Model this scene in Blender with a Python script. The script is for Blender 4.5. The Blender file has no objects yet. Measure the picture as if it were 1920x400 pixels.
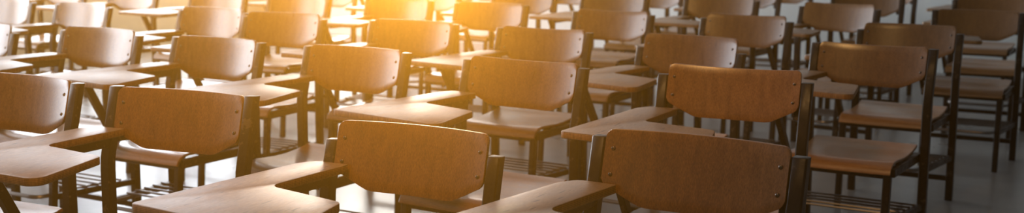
import bpy, bmesh, math, random
from mathutils import Vector, Matrix
random.seed(4)
S = bpy.context.scene
COL = S.collection
YAW = -0.53                                   # the room is square to the rows of chairs
CM, SM = math.cos(YAW), math.sin(YAW)

def room(u, v, z=0.0):
    """room axes (u along a row, v towards the back wall) to world"""
    return Vector((u * CM - v * SM, u * SM + v * CM, z))

# ------------------------------------------------------------------ materials
def new_mat(name):
    m = bpy.data.materials.new(name); m.use_nodes = True
    nt = m.node_tree; nt.nodes.clear()
    out = nt.nodes.new('ShaderNodeOutputMaterial'); b = nt.nodes.new('ShaderNodeBsdfPrincipled')
    nt.links.new(b.outputs[0], out.inputs[0])
    return m, nt, b

def N(nt, t, **kw):
    n = nt.nodes.new(t)
    for k, v in kw.items(): setattr(n, k, v)
    return n

def ramp(nt, fac, stops):
    r = N(nt, 'ShaderNodeValToRGB'); e = r.color_ramp.elements
    e[0].position, e[0].color = stops[0][0], (*stops[0][1], 1)
    e[1].position, e[1].color = stops[-1][0], (*stops[-1][1], 1)
    for p, c in stops[1:-1]:
        x = e.new(p); x.color = (*c, 1)
    nt.links.new(fac, r.inputs[0]); return r

def noise(nt, vec, scale, detail=3, rough=.55, dist=0.0):
    n = N(nt, 'ShaderNodeTexNoise'); n.inputs['Scale'].default_value = scale
    n.inputs['Detail'].default_value = detail; n.inputs['Roughness'].default_value = rough
    n.inputs['Distortion'].default_value = dist
    nt.links.new(vec, n.inputs['Vector']); return n

def coords(nt, stretch, shift=True):
    tc = N(nt, 'ShaderNodeTexCoord'); mp = N(nt, 'ShaderNodeMapping')
    mp.inputs['Scale'].default_value = stretch
    if shift:                                  # every piece of plywood gets its own stretch of grain
        oi = N(nt, 'ShaderNodeObjectInfo'); mul = N(nt, 'ShaderNodeMath', operation='MULTIPLY')
        mul.inputs[1].default_value = 37.0
        nt.links.new(oi.outputs['Random'], mul.inputs[0])
        ad = N(nt, 'ShaderNodeVectorMath', operation='ADD')
        cb = N(nt, 'ShaderNodeCombineXYZ')
        for i in range(3): nt.links.new(mul.outputs[0], cb.inputs[i])
        nt.links.new(tc.outputs['Object'], ad.inputs[0]); nt.links.new(cb.outputs[0], ad.inputs[1])
        nt.links.new(ad.outputs[0], mp.inputs['Vector'])
    else:
        nt.links.new(tc.outputs['Object'], mp.inputs['Vector'])
    return mp.outputs[0]

def mix(nt, fac, a, b, mode='MIX'):
    m = N(nt, 'ShaderNodeMix', data_type='RGBA', blend_type=mode)
    if isinstance(fac, float): m.inputs[0].default_value = fac
    else: nt.links.new(fac, m.inputs[0])
    for i, x in ((6, a), (7, b)):
        if isinstance(x, tuple): m.inputs[i].default_value = (*x, 1)
        else: nt.links.new(x, m.inputs[i])
    return m.outputs[2]

def wood(name, dark, mid, light, stretch, rough, coat, wear=None, bump=.12, vary=.25):
    m, nt, b = new_mat(name)
    v = coords(nt, stretch)
    fine = noise(nt, v, 9, 5, .7)
    broad = noise(nt, coords(nt, tuple(s * .12 for s in stretch)), 7, 3, .5, .6)
    c1 = ramp(nt, fine.outputs['Fac'], [(.28, dark), (.5, mid), (.75, light)]).outputs[0]
    c2 = ramp(nt, broad.outputs['Fac'], [(.3, (.80, .78, .76)), (.7, (1.12, 1.12, 1.10))]).outputs[0]
    c = mix(nt, 1.0, c1, c2, 'MULTIPLY')
    oi = N(nt, 'ShaderNodeObjectInfo')
    tint = ramp(nt, oi.outputs['Random'], [(0, (1 - vary, 1 - vary * 1.05, 1 - vary * 1.1)), (.5, (1, 1, 1)), (1, (1 + vary, 1 + vary * .95, 1 + vary * .85))]).outputs[0]
    c = mix(nt, 1.0, c, tint, 'MULTIPLY')
    if wear:
        w = noise(nt, coords(nt, tuple(s * .5 for s in stretch)), 5, 6, .75)
        wr = ramp(nt, w.outputs['Fac'], [(.60, (0, 0, 0)), (.68, (1, 1, 1))]).outputs[0]
        sep = N(nt, 'ShaderNodeMath', operation='MULTIPLY'); sep.inputs[1].default_value = .55
        nt.links.new(wr, sep.inputs[0])
        c = mix(nt, sep.outputs[0], c, wear)
    if wear:
        k = noise(nt, coords(nt, tuple(s * .9 for s in stretch)), 3.1, 2, .4, .3)
        kr = ramp(nt, k.outputs['Fac'], [(.300, (.30, .25, .21)), (.325, (1, 1, 1))]).outputs[0]
        c = mix(nt, 1.0, c, kr, 'MULTIPLY')
    nt.links.new(c, b.inputs['Base Color'])
    rr = N(nt, 'ShaderNodeMapRange'); rr.inputs['To Min'].default_value = rough - .07; rr.inputs['To Max'].default_value = rough + .10
    nt.links.new(broad.outputs['Fac'], rr.inputs['Value']); nt.links.new(rr.outputs[0], b.inputs['Roughness'])
    b.inputs['Coat Weight'].default_value = coat; b.inputs['Coat Roughness'].default_value = rough * .8
    bp = N(nt, 'ShaderNodeBump'); bp.inputs['Strength'].default_value = bump; bp.inputs['Distance'].default_value = .0015
    nt.links.new(fine.outputs['Fac'], bp.inputs['Height']); nt.links.new(bp.outputs[0], b.inputs['Normal'])
    return m

M = {}
M['back'] = wood('varnished_backrest_plywood', (.092, .033, .007), (.188, .075, .016), (.30, .130, .033), (60, 60, 5), .30, .6, bump=.10)
M['seat'] = wood('varnished_seat_plywood', (.17, .075, .026), (.25, .115, .042), (.33, .165, .066), (6, 50, 50), .30, .3)
M['tablet'] = wood('worn_tablet_plywood', (.135, .076, .040), (.215, .130, .074), (.30, .195, .118), (40, 5, 40), .45, .0, wear=(.36, .25, .16), bump=.25, vary=.18)

def edge_mat(name, axis):
    m, nt, b = new_mat(name)
    tc = N(nt, 'ShaderNodeTexCoord'); sp = N(nt, 'ShaderNodeSeparateXYZ'); nt.links.new(tc.outputs['Object'], sp.inputs[0])
    mu = N(nt, 'ShaderNodeMath', operation='MULTIPLY'); mu.inputs[1].default_value = 1700
    nt.links.new(sp.outputs[axis], mu.inputs[0])
    sn = N(nt, 'ShaderNodeMath', operation='SINE'); nt.links.new(mu.outputs[0], sn.inputs[0])
    c = ramp(nt, sn.outputs[0], [(.0, (.20, .085, .024)), (.6, (.36, .17, .052))]).outputs[0]
    nn = noise(nt, coords(nt, (30, 30, 6)), 6, 3)
    cc = ramp(nt, nn.outputs['Fac'], [(.35, (.65, .62, .6)), (.65, (1.1, 1.1, 1.1))]).outputs[0]
    nt.links.new(mix(nt, 1.0, c, cc, 'MULTIPLY'), b.inputs['Base Color'])
    b.inputs['Roughness'].default_value = .5
    return m
M['edge'] = edge_mat('layered_plywood_edge', 2)

def steel_mat():
    m, nt, b = new_mat('chipped_brown_black_paint')
    v = coords(nt, (1, 1, 1))
    n1 = noise(nt, v, 26, 5, .65)
    chip = ramp(nt, n1.outputs['Fac'], [(.60, (0, 0, 0)), (.64, (1, 1, 1))]).outputs[0]
    n2 = noise(nt, v, 90, 4, .6)
    base = ramp(nt, n2.outputs['Fac'], [(.3, (.009, .0062, .005)), (.7, (.019, .013, .0095))]).outputs[0]
    nt.links.new(mix(nt, chip, base, (.06, .04, .028)), b.inputs['Base Color'])
    r = ramp(nt, n1.outputs['Fac'], [(.4, (.33,) * 3), (.7, (.55,) * 3)]).outputs[0]
    nt.links.new(r, b.inputs['Roughness']); b.inputs['Specular IOR Level'].default_value = .3
    return m
M['steel'] = steel_mat()

m, nt, b = new_mat('bare_steel_rod'); b.inputs['Base Color'].default_value = (.20, .18, .165, 1); b.inputs['Metallic'].default_value = .8; b.inputs['Roughness'].default_value = .32
M['rod'] = m
m, nt, b = new_mat('screw_steel'); b.inputs['Base Color'].default_value = (.16, .13, .11, 1); b.inputs['Metallic'].default_value = 1; b.inputs['Roughness'].default_value = .35
M['screw'] = m

def floor_mat():
    m, nt, b = new_mat('polished_concrete_floor')
    v = coords(nt, (1, 1, 1), False)
    a = noise(nt, v, .9, 5, .6); c = noise(nt, v, 9, 5, .65)
    c1 = ramp(nt, a.outputs['Fac'], [(.3, (.17, .158, .145)), (.7, (.25, .235, .218))]).outputs[0]
    c2 = ramp(nt, c.outputs['Fac'], [(.3, (.86, .86, .86)), (.7, (1.1, 1.1, 1.1))]).outputs[0]
    nt.links.new(mix(nt, 1.0, c1, c2, 'MULTIPLY'), b.inputs['Base Color'])
    r = N(nt, 'ShaderNodeMapRange'); r.inputs['To Min'].default_value = .20; r.inputs['To Max'].default_value = .38
    nt.links.new(a.outputs['Fac'], r.inputs['Value']); nt.links.new(r.outputs[0], b.inputs['Roughness'])
    bp = N(nt, 'ShaderNodeBump'); bp.inputs['Strength'].default_value = .08; bp.inputs['Distance'].default_value = .01
    n3 = noise(nt, v, 5, 3); nt.links.new(n3.outputs['Fac'], bp.inputs['Height']); nt.links.new(bp.outputs[0], b.inputs['Normal'])
    return m
M['floor'] = floor_mat()

def plain(name, col, rough, amp=.05, scale=3):
    m, nt, b = new_mat(name)
    n = noise(nt, coords(nt, (1, 1, 1), False), scale, 4)
    c = ramp(nt, n.outputs['Fac'], [(.3, tuple(x * (1 - amp) for x in col)), (.7, tuple(x * (1 + amp) for x in col))]).outputs[0]
    nt.links.new(c, b.inputs['Base Color']); b.inputs['Roughness'].default_value = rough
    return m
M['wall'] = plain('cream_wall_paint', (.72, .72, .69), .6)
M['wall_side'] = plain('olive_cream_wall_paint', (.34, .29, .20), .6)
M['ceil'] = plain('grey_ceiling_boards', (.42, .41, .39), .8)
M['wall_dark'] = plain('dull_green_wall_paint', (.20, .21, .19), .7)
M['frame'] = plain('grey_window_frame_paint', (.40, .39, .37), .5)

# ------------------------------------------------------------------ mesh helpers
def finish(bm, name, mats, bevel=0.0, seg=2, angle=40, edges=None):
    bmesh.ops.remove_doubles(bm, verts=bm.verts, dist=1e-6)
    bmesh.ops.recalc_face_normals(bm, faces=bm.faces)
    if bevel:
        es = [e for e in bm.edges if len(e.link_faces) == 2 and e.calc_face_angle(0) > math.radians(50)]
        bmesh.ops.bevel(bm, geom=es, offset=bevel, segments=seg, affect='EDGES', profile=.5, clamp_overlap=True)
    me = bpy.data.meshes.new(name); bm.to_mesh(me); bm.free()
    for m in mats: me.materials.append(m)
    me.polygons.foreach_set('use_smooth', [True] * len(me.polygons))
    me.set_sharp_from_angle(angle=math.radians(angle))
    return me

def obj(name, me, parent=None):
    o = bpy.data.objects.new(name, me); COL.objects.link(o)
    if parent: o.parent = parent
    return o

def box(bm, lo, hi, mat=0):
    vs = [bm.verts.new((x, y, z)) for x in (lo[0], hi[0]) for y in (lo[1], hi[1]) for z in (lo[2], hi[2])]
    for f in ((0, 1, 3, 2), (4, 6, 7, 5), (0, 4, 5, 1), (2, 3, 7, 6), (0, 2, 6, 4), (1, 5, 7, 3)):
        bm.faces.new([vs[i] for i in f]).material_index = mat

def sweep(bm, path, prof_at, cap=True):
    """sweep a list of profiles (each a list of Vectors) into a tube"""
    rings = [[bm.verts.new(p) for p in prof_at(i, Vector(q))] for i, q in enumerate(path)]
    n = len(rings[0])
    for a, b_ in zip(rings, rings[1:]):
        for i in range(n):
            bm.faces.new((a[i], a[(i + 1) % n], b_[(i + 1) % n], b_[i]))
    if cap:
        bm.faces.new(list(reversed(rings[0]))); bm.faces.new(rings[-1])

def square_tube(bm, path, w, d, c=.004):
    """upright tube of w (x) by d (y) with chamfered corners, rings kept level"""
    h, k = w / 2, d / 2
    pr = [(-h + c, -k), (h - c, -k), (h, -k + c), (h, k - c), (h - c, k), (-h + c, k), (-h, k - c), (-h, -k + c)]
    sweep(bm, path, lambda i, q: [q + Vector((x, y, 0)) for x, y in pr])

def rod(bm, path, r, n=8):
    P = [Vector(p) for p in path]
    def ring(i, q):
        t = (P[min(i + 1, len(P) - 1)] - P[max(i - 1, 0)]).normalized()
        up = Vector((0, 0, 1)) if abs(t.z) < .9 else Vector((1, 0, 0))
        a = t.cross(up).normalized(); b_ = t.cross(a)
        return [q + a * r * math.cos(2 * math.pi * j / n) + b_ * r * math.sin(2 * math.pi * j / n) for j in range(n)]
    sweep(bm, path, ring)

def bar(bm, a, b_, w, t, side):
    """flat bar from a to b_, w wide along 'side', t thick"""
    a, b_ = Vector(a), Vector(b_); d = (b_ - a).normalized(); s = Vector(side).normalized(); n = d.cross(s).normalized()
    sweep(bm, [a, b_], lambda i, q: [q + s * (w / 2 * i1) + n * (t / 2 * i2) for i1, i2 in ((-1, -1), (1, -1), (1, 1), (-1, 1))])

# ------------------------------------------------------------------ the chair
# local frame: origin on the floor between the rear posts, the sitter faces -y, the writing tablet is at -x
T = .25                      # rake of the rear posts above the bend
HW = .21                     # half width of the backrest
ZT = .826                    # top of the backrest
XP = .2285                   # rear post centre line
YB = .0425                   # the posts stand upright below the bend
def rake(z): return YB + T * max(0.0, z - .62)

def backrest_mesh(dip, r=.018):
    xs = sorted({round(s * x, 5) for s in (-1, 1) for x in [HW - r * (1 - math.cos(k * math.pi / 10)) for k in range(6)] + [.185, .17, .155, .143, .133, .122, .105, .08, .055, .03, 0]})
    def top(x):
        dx = HW - abs(x); z = ZT - dip * (1 - (x / HW) ** 2)
        return z - (r - math.sqrt(max(0, r * r - (r - dx) ** 2)) if dx < r else 0)
    def bot(x):
        ax = abs(x); lo, hi = ZT - .166, ZT - .118
        f = (ax - .118) / (HW - .118)
        z = lo + (hi - lo) * (f + math.sqrt(f * f + .012)) / 2 * .985
        dx = HW - ax
        return z + (.012 * (1 - dx / .012) ** 2 if dx < .012 else 0)
    th = .011; nz = 6
    bm = bmesh.new(); F, B = [], []
    for x in xs:
        sag = .032 * (1 - (x / HW) ** 2)
        cf, cb = [], []
        for k in range(nz + 1):
            z = bot(x) + (top(x) - bot(x)) * k / nz
            y = rake(z) + sag - .013
            cf.append(bm.verts.new((x, y, z))); cb.append(bm.verts.new((x, y + th, z)))
        F.append(cf); B.append(cb)
    n = len(xs)
    for i in range(n - 1):
        for k in range(nz):
            bm.faces.new((F[i][k], F[i + 1][k], F[i + 1][k + 1], F[i][k + 1]))
            bm.faces.new((B[i][k], B[i][k + 1], B[i + 1][k + 1], B[i + 1][k]))
        bm.faces.new((F[i][0], B[i][0], B[i + 1][0], F[i + 1][0])).material_index = 1
        bm.faces.new((F[i][nz], F[i + 1][nz], B[i + 1][nz], B[i][nz])).material_index = 1
    for i in (0, n - 1):
        for k in range(nz):
            bm.faces.new((F[i][k], F[i][k + 1], B[i][k + 1], B[i][k])).material_index = 1
    return finish(bm, 'backrest', [M['back'], M['edge']], bevel=.0016)

def seat_mesh():
    prof = [(.045, .446), (.02, .440), (-.03, .431), (-.09, .426), (-.15, .425), (-.20, .428), (-.245, .431), (-.28, .431), (-.305, .427), (-.325, .418), (-.338, .405), (-.345, .390)]
    xs = [-.2, -.196, -.17, -.13, -.08, -.03, .03, .08, .13, .17, .196, .2]
    th = .011; P = [Vector((0, y, z)) for y, z in prof]
    bm = bmesh.new(); Tp, Bt = [], []
    for i, p in enumerate(P):
        t = (P[min(i + 1, len(P) - 1)] - P[max(i - 1, 0)]).normalized(); nrm = Vector((0, t.z, -t.y))
        if nrm.z < 0: nrm = -nrm
        dish = .007 if -.30 < p.y < .03 else .002
        rt, rb = [], []
        for x in xs:
            q = p + Vector((x, 0, -dish * (1 - (x / .2) ** 2)))
            if i == 0 and abs(x) > .19: q.y -= .006
            rt.append(bm.verts.new(q)); rb.append(bm.verts.new(q - nrm * th))
        Tp.append(rt); Bt.append(rb)
    n, m_ = len(P), len(xs)
    for i in range(n - 1):
        for j in range(m_ - 1):
            bm.faces.new((Tp[i][j], Tp[i][j + 1], Tp[i + 1][j + 1], Tp[i + 1][j]))
            bm.faces.new((Bt[i][j], Bt[i + 1][j], Bt[i + 1][j + 1], Bt[i][j + 1]))
        for j in (0, m_ - 1):
            bm.faces.new((Tp[i][j], Tp[i + 1][j], Bt[i + 1][j], Bt[i][j])).material_index = 1
    for i in (0, n - 1):
        for j in range(m_ - 1):
            bm.faces.new((Tp[i][j], Tp[i][j + 1], Bt[i][j + 1], Bt[i][j])).material_index = 1
    return finish(bm, 'seat', [M['seat'], M['edge']], bevel=.0022)

def rounded(poly):
    """poly: (x, y, radius); arcs put in at the corners"""
    out = []; n = len(poly)
    for i in range(n):
        p = Vector(poly[i][:2]); r = poly[i][2]
        a = (Vector(poly[i - 1][:2]) - p).normalized(); c = (Vector(poly[(i + 1) % n][:2]) - p).normalized()
        ang = a.angle(c)
        if r <= 0: out.append(p); continue
        d = r / math.tan(ang / 2); p0, p1 = p + a * d, p + c * d
        ctr = p + (a + c).normalized() * (r / math.sin(ang / 2))
        v0, v1 = p0 - ctr, p1 - ctr
        sw = v0.angle_signed(v1)
        k = max(3, int(abs(sw) / .22))
        for j in range(k + 1):
            an = -sw * j / k
            out.append(ctr + Vector((v0.x * math.cos(an) - v0.y * math.sin(an), v0.x * math.sin(an) + v0.y * math.cos(an))))
    return out

ZTAB = .704
def tablet_mesh():
    pts = rounded([(-.287, -.002, .05), (-.325, -.515, .018), (.118, -.565, .03), (.058, -.290, .030),
                   (-.178, -.236, .035), (-.166, .047, .006), (-.262, .047, .03)])
    bm = bmesh.new(); t = .020
    top = [bm.verts.new((p.x, p.y, ZTAB)) for p in pts]; bot = [bm.verts.new((p.x, p.y, ZTAB - t)) for p in pts]
    bm.faces.new(top); bm.faces.new(list(reversed(bot)))
    n = len(pts)
    for i in range(n):
        bm.faces.new((top[i], bot[i], bot[(i + 1) % n], top[(i + 1) % n])).material_index = 1
    return finish(bm, 'writing_tablet', [M['tablet'], M['edge']], bevel=.0022)

def post_mesh(side, ztop):
    bm = bmesh.new(); x = side * XP
    path = [(x, YB, 0), (x, YB, .585)] + [(x, rake(z) + .002, z) for z in (.62, .65, .7, ztop - .004)]
    square_tube(bm, path, .034, .030)
    # welded strap on the inner face that carries the backrest
    xi = x - side * .022
    bar(bm, (xi, rake(.69) + .012, .69), (xi, rake(ztop - .03) + .012, ztop - .03), .03, .004, (1, 0, 0))
    return finish(bm, 'rear_post', [M['steel']], bevel=.001, seg=1)

def leg_mesh(side):
    bm = bmesh.new(); x = side * .186
    square_tube(bm, [(x, -.352, 0), (x, -.318, .402)], .028, .028)
    return finish(bm, 'front_leg', [M['steel']], bevel=.001, seg=1)

def seat_frame_mesh():
    bm = bmesh.new(); z0, z1 = .378, .410
    for s in (-1, 1): box(bm, (s * .2 - .012, -.32, z0), (s * .2 + .012, YB, z1))
    box(bm, (-.19, -.331, z0 - .006), (.19, -.309, z1 - .02)); box(bm, (-.215, YB - .012, z0), (.215, YB + .012, z1))
    box(bm, (-.19, -.17, z1 - .012), (.19, -.15, z1))
    return finish(bm, 'seat_frame', [M['steel']], bevel=.002, seg=1)

def stretcher_mesh(side):
    bm = bmesh.new(); x = side * .2075
    bar(bm, (side * XP, YB, .205), (side * .188, -.334, .205), .024, .02, (0, 0, 1))
    return finish(bm, 'side_stretcher', [M['steel']], bevel=.002, seg=1)

def rear_stretcher_mesh():
    bm = bmesh.new(); box(bm, (-XP, YB - .010, .093), (XP, YB + .010, .117))
    return finish(bm, 'rear_stretcher', [M['steel']], bevel=.002, seg=1)

def rack_mesh():
    bm = bmesh.new(); z = .222
    for k in range(5):
        f = (.03 + .05 * k) / .33; x = XP - .04 * f - .004
        rod(bm, [(-x, -.33 * f, z), (x, -.33 * f, z)], .0045, 6)
    pts = [(-.17, -.03)]; r = .05; yf = -.395
    for k in range(7):
        a = math.pi + k * math.pi / 12; pts.append((-.17 + r + r * math.cos(a), yf + r + r * math.sin(a)))
    for k in range(7):
        a = 1.5 * math.pi + k * math.pi / 12; pts.append((.17 - r + r * math.cos(a), yf + r + r * math.sin(a)))
    pts.append((.17, -.03))
    rod(bm, [(x, y, z - .012) for x, y in pts], .008, 8)
    return finish(bm, 'book_rack', [M['rod']])

def bracket_mesh():
    bm = bmesh.new()
    bar(bm, (-XP, .05, ZTAB - .038), (-.243, -.30, ZTAB - .038), .036, .026, (0, 0, 1))
    bar(bm, (-.243, -.29, ZTAB - .028), (-.05, -.40, ZTAB - .028), .016, .022, (0, 0, 1))
    return finish(bm, 'tablet_bracket', [M['steel']], bevel=.002, seg=1)

def strut_mesh():
    bm = bmesh.new(); bar(bm, (-.245, -.375, ZTAB - .022), (-.214, -.235, .392), .030, .022, (0, 1, .35))
    return finish(bm, 'tablet_strut', [M['steel']], bevel=.002, seg=1)

def screw_mesh(x, z):
    sag = .032 * (1 - (x / HW) ** 2); y = rake(z) + sag - .013
    bm = bmesh.new()
    rings = [(.0052, .0005), (.0052, -.0008), (.0042, -.0020), (.0024, -.0026), (.0020, -.0016)]
    R = [[bm.verts.new((x + r * math.cos(a * math.pi / 6), y + d, z + r * math.sin(a * math.pi / 6))) for a in range(12)] for r, d in rings]
    for p, q in zip(R, R[1:]):
        for i in range(12): bm.faces.new((p[i], p[(i + 1) % 12], q[(i + 1) % 12], q[i]))
    bm.faces.new(R[-1])
    return finish(bm, 'screw', [M['screw']])

BACK = {False: backrest_mesh(0.0), True: backrest_mesh(.009)}
SEAT, TAB, FRAME, RSTR, RACK, BRK, STRUT = seat_mesh(), tablet_mesh(), seat_frame_mesh(), rear_stretcher_mesh(), rack_mesh(), bracket_mesh(), strut_mesh()
LEG = [leg_mesh(s) for s in (-1, 1)]; STR = [stretcher_mesh(s) for s in (-1, 1)]
SCREW = [screw_mesh(x, ZT - d) for x in (-.191, .191) for d in (.042, .098)]
POSTS = {}
def posts(z):
    z = round(z, 3)
    if z not in POSTS: POSTS[z] = [post_mesh(s, z) for s in (-1, 1)]
    return POSTS[z]

GROUP = 'tablet-arm chairs in rows'
def chair(x, y, yaw, label, pz=0.0, tz=0.0, post=.814, dip=False, screws=True):
    t = bpy.data.objects.new('tablet_chair', None); COL.objects.link(t)
    t.empty_display_size = .1
    t.location = (x, y, 0); t.rotation_euler = (0, 0, yaw)
    t['label'] = label; t['category'] = 'chair'; t['group'] = GROUP
    obj('seat', SEAT, t)
    b = obj('backrest', BACK[dip], t); b.location = (0, T * pz, pz)
    if screws:
        for s in SCREW: obj('screw', s, b)
    tb = obj('writing_tablet', TAB, t); tb.location = (0, 0, tz)
    k = obj('tablet_bracket', BRK, t); k.location = (0, 0, tz)
    obj('tablet_strut', STRUT, t)
    for s in (0, 1):
        obj('rear_post', posts(post)[s], t); obj('front_leg', LEG[s], t); obj('side_stretcher', STR[s], t)
    obj('seat_frame', FRAME, t); obj('rear_stretcher', RSTR, t); obj('book_rack', RACK, t)
    return t

W = 'wooden tablet-arm chair'
CH = [  # x, y, yaw, backrest lift, tablet lift, post top, dipped top edge, label
 # front row, right to left
 (.347, 2.449, -.552, .003, .010, .814, False, 'nearest ' + W + ', peeling paint on its posts, right end of front row'),
 (-.273, 2.764, -.487, -.031, -.011, .750, False, W + ' with short posts, largest orange-lit backrest in front row centre'),
 (-.939, 3.181, -.410, -.008, .004, .822, False, W + ' with scratched backrest and split front tablet edge, left front row'),
 (-1.507, 3.493, -.483, -.008, 0, .814, False, W + ' cut off by the left edge in the front row'),
 # second row
 (.651, 3.638, -.458, .015, -.001, .808, True, W + ' behind the nearest chair, right end of second row'),
 (-.008, 3.951, -.574, .001, -.001, .814, True, W + ' second from right in second row, tablet above the short-posted chair'),
 (-.625, 4.384, -.536, -.008, 0, .814, False, W + ' third from right in second row, bright highlight on backrest'),
 (-1.222, 4.719, -.535, -.008, .005, .814, False, W + ' fourth from right in second row, behind the scratched one'),
 (-1.784, 4.996, -.539, .003, .011, .814, False, W + ' fifth from right in second row, above left edge chair'),
 (-2.43, 5.32, -.50, -.006, 0, .790, False, W + ' cut off by the left edge in the second row'),
 # third row
 (1.369, 4.630, -.559, -.007, -.002, .814, True, W + ' with whole seat showing, right end of third row by the aisle'),
 (.681, 4.845, -.629, .0, -.013, .772, False, W + ' with backrest standing above short posts, second from right in third row'),
 (.097, 5.340, -.541, -.011, -.003, .806, True, W + ' third from right in third row'),
 (-.510, 5.631, -.474, -.007, 0, .814, False, W + ' fourth from right in third row, washed in orange light'),
 (-1.165, 5.861, -.432, .008, 0, .814, False, W + ' with blotchy backrest, fifth from right in third row'),
 (-1.620, 6.256, -.538, .003, 0, .814, False, W + ' sixth from right in third row'),
 (-2.437, 6.625, -.604, -.002, 0, .814, False, W + ' seventh from right in third row'),
 (-2.999, 6.971, -.541, 0, 0, .814, False, W + ' cut off by the left edge in the third row'),
 # fourth row
 (1.837, 5.617, -.533, -.010, 0, .785, False, W + ' with two big bolts on its backrest, right end of fourth row'),
 (1.132, 6.001, -.570, .006, 0, .806, True, W + ' second from right in fourth row'),
 (.494, 6.407, -.573, -.005, 0, .806, True, W + ' third from right in fourth row'),
 (-.165, 6.971, -.469, -.007, 0, .814, False, W + ' fourth from right in fourth row'),
 (-.738, 7.367, -.46, -.009, 0, .814, False, W + ' fifth from right in fourth row, hazy in orange glow'),
 (-1.384, 7.524, -.47, -.012, 0, .814, False, W + ' sixth from right in fourth row'),
 (-2.017, 8.050, -.46, -.015, 0, .814, False, W + ' seventh from right in fourth row'),
 (-2.703, 8.405, -.531, -.010, 0, .814, False, W + ' eighth from right in fourth row'),
 (-3.333, 8.791, -.535, .0, 0, .814, False, W + ' leftmost in fourth row, mostly above the frame'),
 # fifth row
 (2.539, 6.600, -.501, -.009, 0, .814, False, W + ' touching the right edge, right end of fifth row'),
 (1.836, 6.904, -.656, .008, 0, .808, True, W + ' second from right in fifth row'),
 (1.267, 7.495, -.505, .015, 0, .814, False, W + ' third from right in fifth row'),
 (.631, 7.863, -.504, .012, 0, .814, False, W + ' fourth from right in fifth row'),
 (.043, 8.109, -.45, .009, 0, .814, False, W + ' fifth from right in fifth row'),
 (-.608, 8.501, -.536, -.002, 0, .814, False, W + ' sixth from right in fifth row'),
 (-1.394, 8.947, -.505, -.010, 0, .814, False, W + ' seventh from right in fifth row'),
 # sixth row
 (2.999, 7.560, -.496, -.001, 0, .814, False, W + ' cut off by the right edge in sixth row, high in the corner'),
 (2.359, 8.079, -.481, .008, 0, .814, False, W + ' second from right in sixth row'),
 (1.653, 8.612, -.546, .025, 0, .814, False, W + ' third from right in sixth row'),
]
def rc(u, v, label, yaw=-.53):
    p = room(u, v); CH.append((p.x, p.y, yaw, 0, 0, .814, False, label))
for i, u in enumerate((-3.62, -4.35, -5.02, -5.75)):
    rc(u, 8.17, W + ' ' + ('fourth', 'fifth', 'sixth', 'seventh')[i] + ' from right in sixth row', -.53 + .03 * math.sin(i * 3))
CH.append((2.805, 9.169, -.54, .004, 0, .814, False, W + ' second from right in the last row by the wall'))
rc(-1.45, 9.28, W + ' at right end of the last row by the wall')
for i, u in enumerate((-3.0, -3.75, -4.45)):
    rc(u, 9.3, W + ' ' + ('third', 'fourth', 'fifth')[i] + ' from right in the last row by the wall', -.53 + .03 * math.cos(i * 2))
for n, c in enumerate(CH):
    chair(c[0], c[1], c[2], c[7], c[3], c[4], c[5], c[6], screws=n < 21)

# ------------------------------------------------------------------ the room
U0, U1, V0, V1, ZC = -9.0, 4.6, -4.0, 10.2, 3.9
def struct(name, me):
    o = obj(name, me); o['kind'] = 'structure'; return o
def slab(name, mat, u0, u1, v0, v1, z0, z1):
    bm = bmesh.new(); box(bm, (u0, v0, z0), (u1, v1, z1))
    o = struct(name, finish(bm, name, [mat])); o.rotation_euler.z = YAW; return o
slab('floor', M['floor'], U0 - .2, U1 + .2, V0 - .2, V1 + .2, -.1, 0)
slab('ceiling', M['ceil'], U0 - .2, U1 + .2, V0 - .2, V1 + .2, ZC, ZC + .1)

def wall(name, mat, along, pos, a0, a1, holes, out):
    """wall along u or v at pos with window openings (a, b, z0, z1); 'out' is the side its thickness goes"""
    bm = bmesh.new(); p0, p1 = sorted((pos, pos + out * .2))
    def bx(a, b_, z0, z1):
        if along == 'u': box(bm, (a, p0, z0), (b_, p1, z1))
        else: box(bm, (p0, a, z0), (p1, b_, z1))
    cur = a0
    for a, b_, z0, z1 in sorted(holes):
        if a > cur: bx(cur, a, 0, ZC)
        bx(a, b_, 0, z0); bx(a, b_, z1, ZC); cur = b_
    bx(cur, a1, 0, ZC)
    o = struct(name, finish(bm, name, [mat])); o.rotation_euler.z = YAW; return o

def window(n, along, pos, hole, out, cols):
    a, b_, z0, z1 = hole; bm = bmesh.new(); w = .05; p0, p1 = sorted((pos + out * .06, pos + out * .12))
    def bx(a0, a1, c0, c1):
        if along == 'u': box(bm, (a0, p0, c0), (a1, p1, c1))
        else: box(bm, (p0, a0, c0), (p1, a1, c1))
    bx(a, b_, z0, z0 + w); bx(a, b_, z1 - w, z1)
    for k in range(cols + 1):
        c = a + (b_ - a - w) * k / cols; bx(c, c + w, z0 + w, z1 - w)
    o = struct('window_%d' % n, finish(bm, 'window', [M['frame']], bevel=.004)); o.rotation_euler.z = YAW

def daylight(name, along, pos, hole, out, power, col, spread=180):
    a, b_, z0, z1 = hole; L = bpy.data.lights.new(name, 'AREA'); L.shape = 'RECTANGLE'
    L.size, L.size_y = b_ - a, z1 - z0; L.energy = power; L.color = col; L.spread = math.radians(spread)
    o = bpy.data.objects.new(name, L); COL.objects.link(o)
    mid, zz = (a + b_) / 2, (z0 + z1) / 2
    o.location = room(mid, pos + out * .15, zz) if along == 'u' else room(pos + out * .15, mid, zz)
    n = (room(0, -out) if along == 'u' else room(-out, 0))
    o.rotation_euler = n.to_track_quat('-Z', 'Y').to_euler()
    return o

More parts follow.
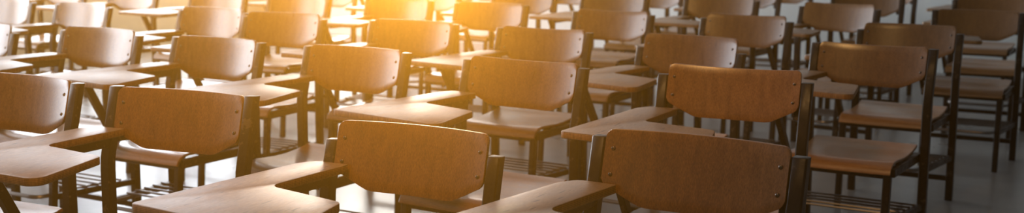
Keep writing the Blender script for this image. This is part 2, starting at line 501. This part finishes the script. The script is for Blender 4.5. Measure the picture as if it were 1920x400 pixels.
LEFT = [(.4, 2.6, .85, 3.6), (3.2, 6.2, .85, 3.6), (6.9, 9.6, .85, 3.6)]
BACKW = [(-8.6, -6.6, 1.36, 2.95)]
wall('wall_left', M['wall_side'], 'v', U0, V0, V1, LEFT, -1)
wall('wall_back', M['wall'], 'u', V1, U0, U1, BACKW, 1)
wall('wall_right', M['wall_dark'], 'v', U1, V0, V1, [], 1)
wall('wall_front', M['wall_dark'], 'u', V0, U0, U1, [], -1)
slab('baseboard_back', M['frame'], U0, U1, V1 - .015, V1, 0, .09)
for i, h in enumerate(LEFT): window(i + 1, 'v', U0, h, -1, 3)
for i, h in enumerate(BACKW): window(len(LEFT) + i + 1, 'u', V1, h, 1, 1)
COOL = (.93, .95, 1.0); WARM = (1.0, .93, .84)
for i, (h, p) in enumerate(zip(LEFT, (210, 250, 330))):
    daylight('daylight_left', 'v', U0, h, -1, p, COOL)
daylight('daylight_back', 'u', V1, BACKW[0], 1, 260, WARM)
az, el = math.atan2(-95, 2258), math.radians(2.6)  # distant spot in place of a sun, added for a warm flare-like glow
SUN = Vector((math.sin(az) * math.cos(el), math.cos(az) * math.cos(el), math.sin(el)))
sd = bpy.data.lights.new('sun_glow_spot', 'SPOT'); sd.energy = 560000; sd.color = (1.0, .60, .22); sd.shadow_soft_size = .8; sd.spot_size = math.radians(6); sd.spot_blend = .1
so = bpy.data.objects.new('sun_glow_spot', sd); COL.objects.link(so); so.location = room(-7.6, 10.3, 1.9) + SUN * 50
so.rotation_euler = SUN.to_track_quat('Z', 'Y').to_euler()

# warm spot and shade added out of view to tint the middle backrests orange
bm = bmesh.new()
LP = Vector((-.75, 1.4, 3.6))
for r0, r1, z0, z1 in ((.20, .36, .34, -.04),): 
    sweep(bm, [(0, 0, z0), (0, 0, z1)], lambda i, q: [q + Vector(((r0, r1)[i] * math.cos(a * math.pi / 12), (r0, r1)[i] * math.sin(a * math.pi / 12), 0)) for a in range(24)], cap=False)
    sweep(bm, [(0, 0, z1), (0, 0, z0)], lambda i, q: [q + Vector(((r1, r0)[i] * .96 * math.cos(-a * math.pi / 12), (r1, r0)[i] * .96 * math.sin(-a * math.pi / 12), 0)) for a in range(24)], cap=False)
lamp = obj('added_spot_shade', finish(bm, 'added_spot_shade', [M['frame']])); lamp.location = LP
lamp['label'] = 'added grey lamp shade, unseen high above the front row, for warm fill'; lamp['category'] = 'lamp'
sl = bpy.data.lights.new('added_warm_spot', 'SPOT'); sl.energy = 400; sl.color = (1.0, .52, .18); sl.spot_size = math.radians(66); sl.spot_blend = 1.0; sl.shadow_soft_size = .30
so = bpy.data.objects.new('added_warm_spot', sl); COL.objects.link(so); so.location = LP + Vector((0, 0, .05))
aim = Vector((-.5, 3.9, .7)); so.rotation_euler = (aim - so.location).to_track_quat('-Z', 'Y').to_euler()
lamp.rotation_euler = (so.location - aim).to_track_quat('Z', 'Y').to_euler()

w = bpy.data.worlds.new('glow_haze'); S.world = w; w.use_nodes = True
nt = w.node_tree; nt.nodes.clear()
wo = nt.nodes.new('ShaderNodeOutputWorld'); bg = nt.nodes.new('ShaderNodeBackground'); bg.inputs[0].default_value = (.75, .85, 1, 1); bg.inputs[1].default_value = 1.0
vs = nt.nodes.new('ShaderNodeVolumeScatter'); vs.inputs['Density'].default_value = .0125; vs.inputs['Anisotropy'].default_value = .88; vs.inputs['Color'].default_value = (1, .45, .07, 1)  # added haze, with the orange of the glow put into its colour
nt.links.new(bg.outputs[0], wo.inputs['Surface']); nt.links.new(vs.outputs[0], wo.inputs['Volume'])

# ------------------------------------------------------------------ camera
cam = bpy.data.cameras.new('camera'); co = bpy.data.objects.new('camera', cam); COL.objects.link(co)
co.location = (0, 0, 1.277)
co.rotation_euler = (Matrix.Rotation(math.pi / 2 - .151, 3, 'X') @ Matrix.Rotation(.006, 3, 'Z')).to_euler()
cam.sensor_fit = 'HORIZONTAL'; cam.sensor_width = 36; cam.lens = 2258.2 / 1920 * 36
cam.clip_start = .05; cam.clip_end = 60
cam.dof.use_dof = True; cam.dof.focus_distance = 2.9; cam.dof.aperture_fstop = 4.0
S.camera = co
S.view_settings.view_transform = 'Standard'; S.view_settings.look = 'None'
S.view_settings.exposure = -0.05; S.view_settings.gamma = 1.0; S.view_settings.use_curve_mapping = False
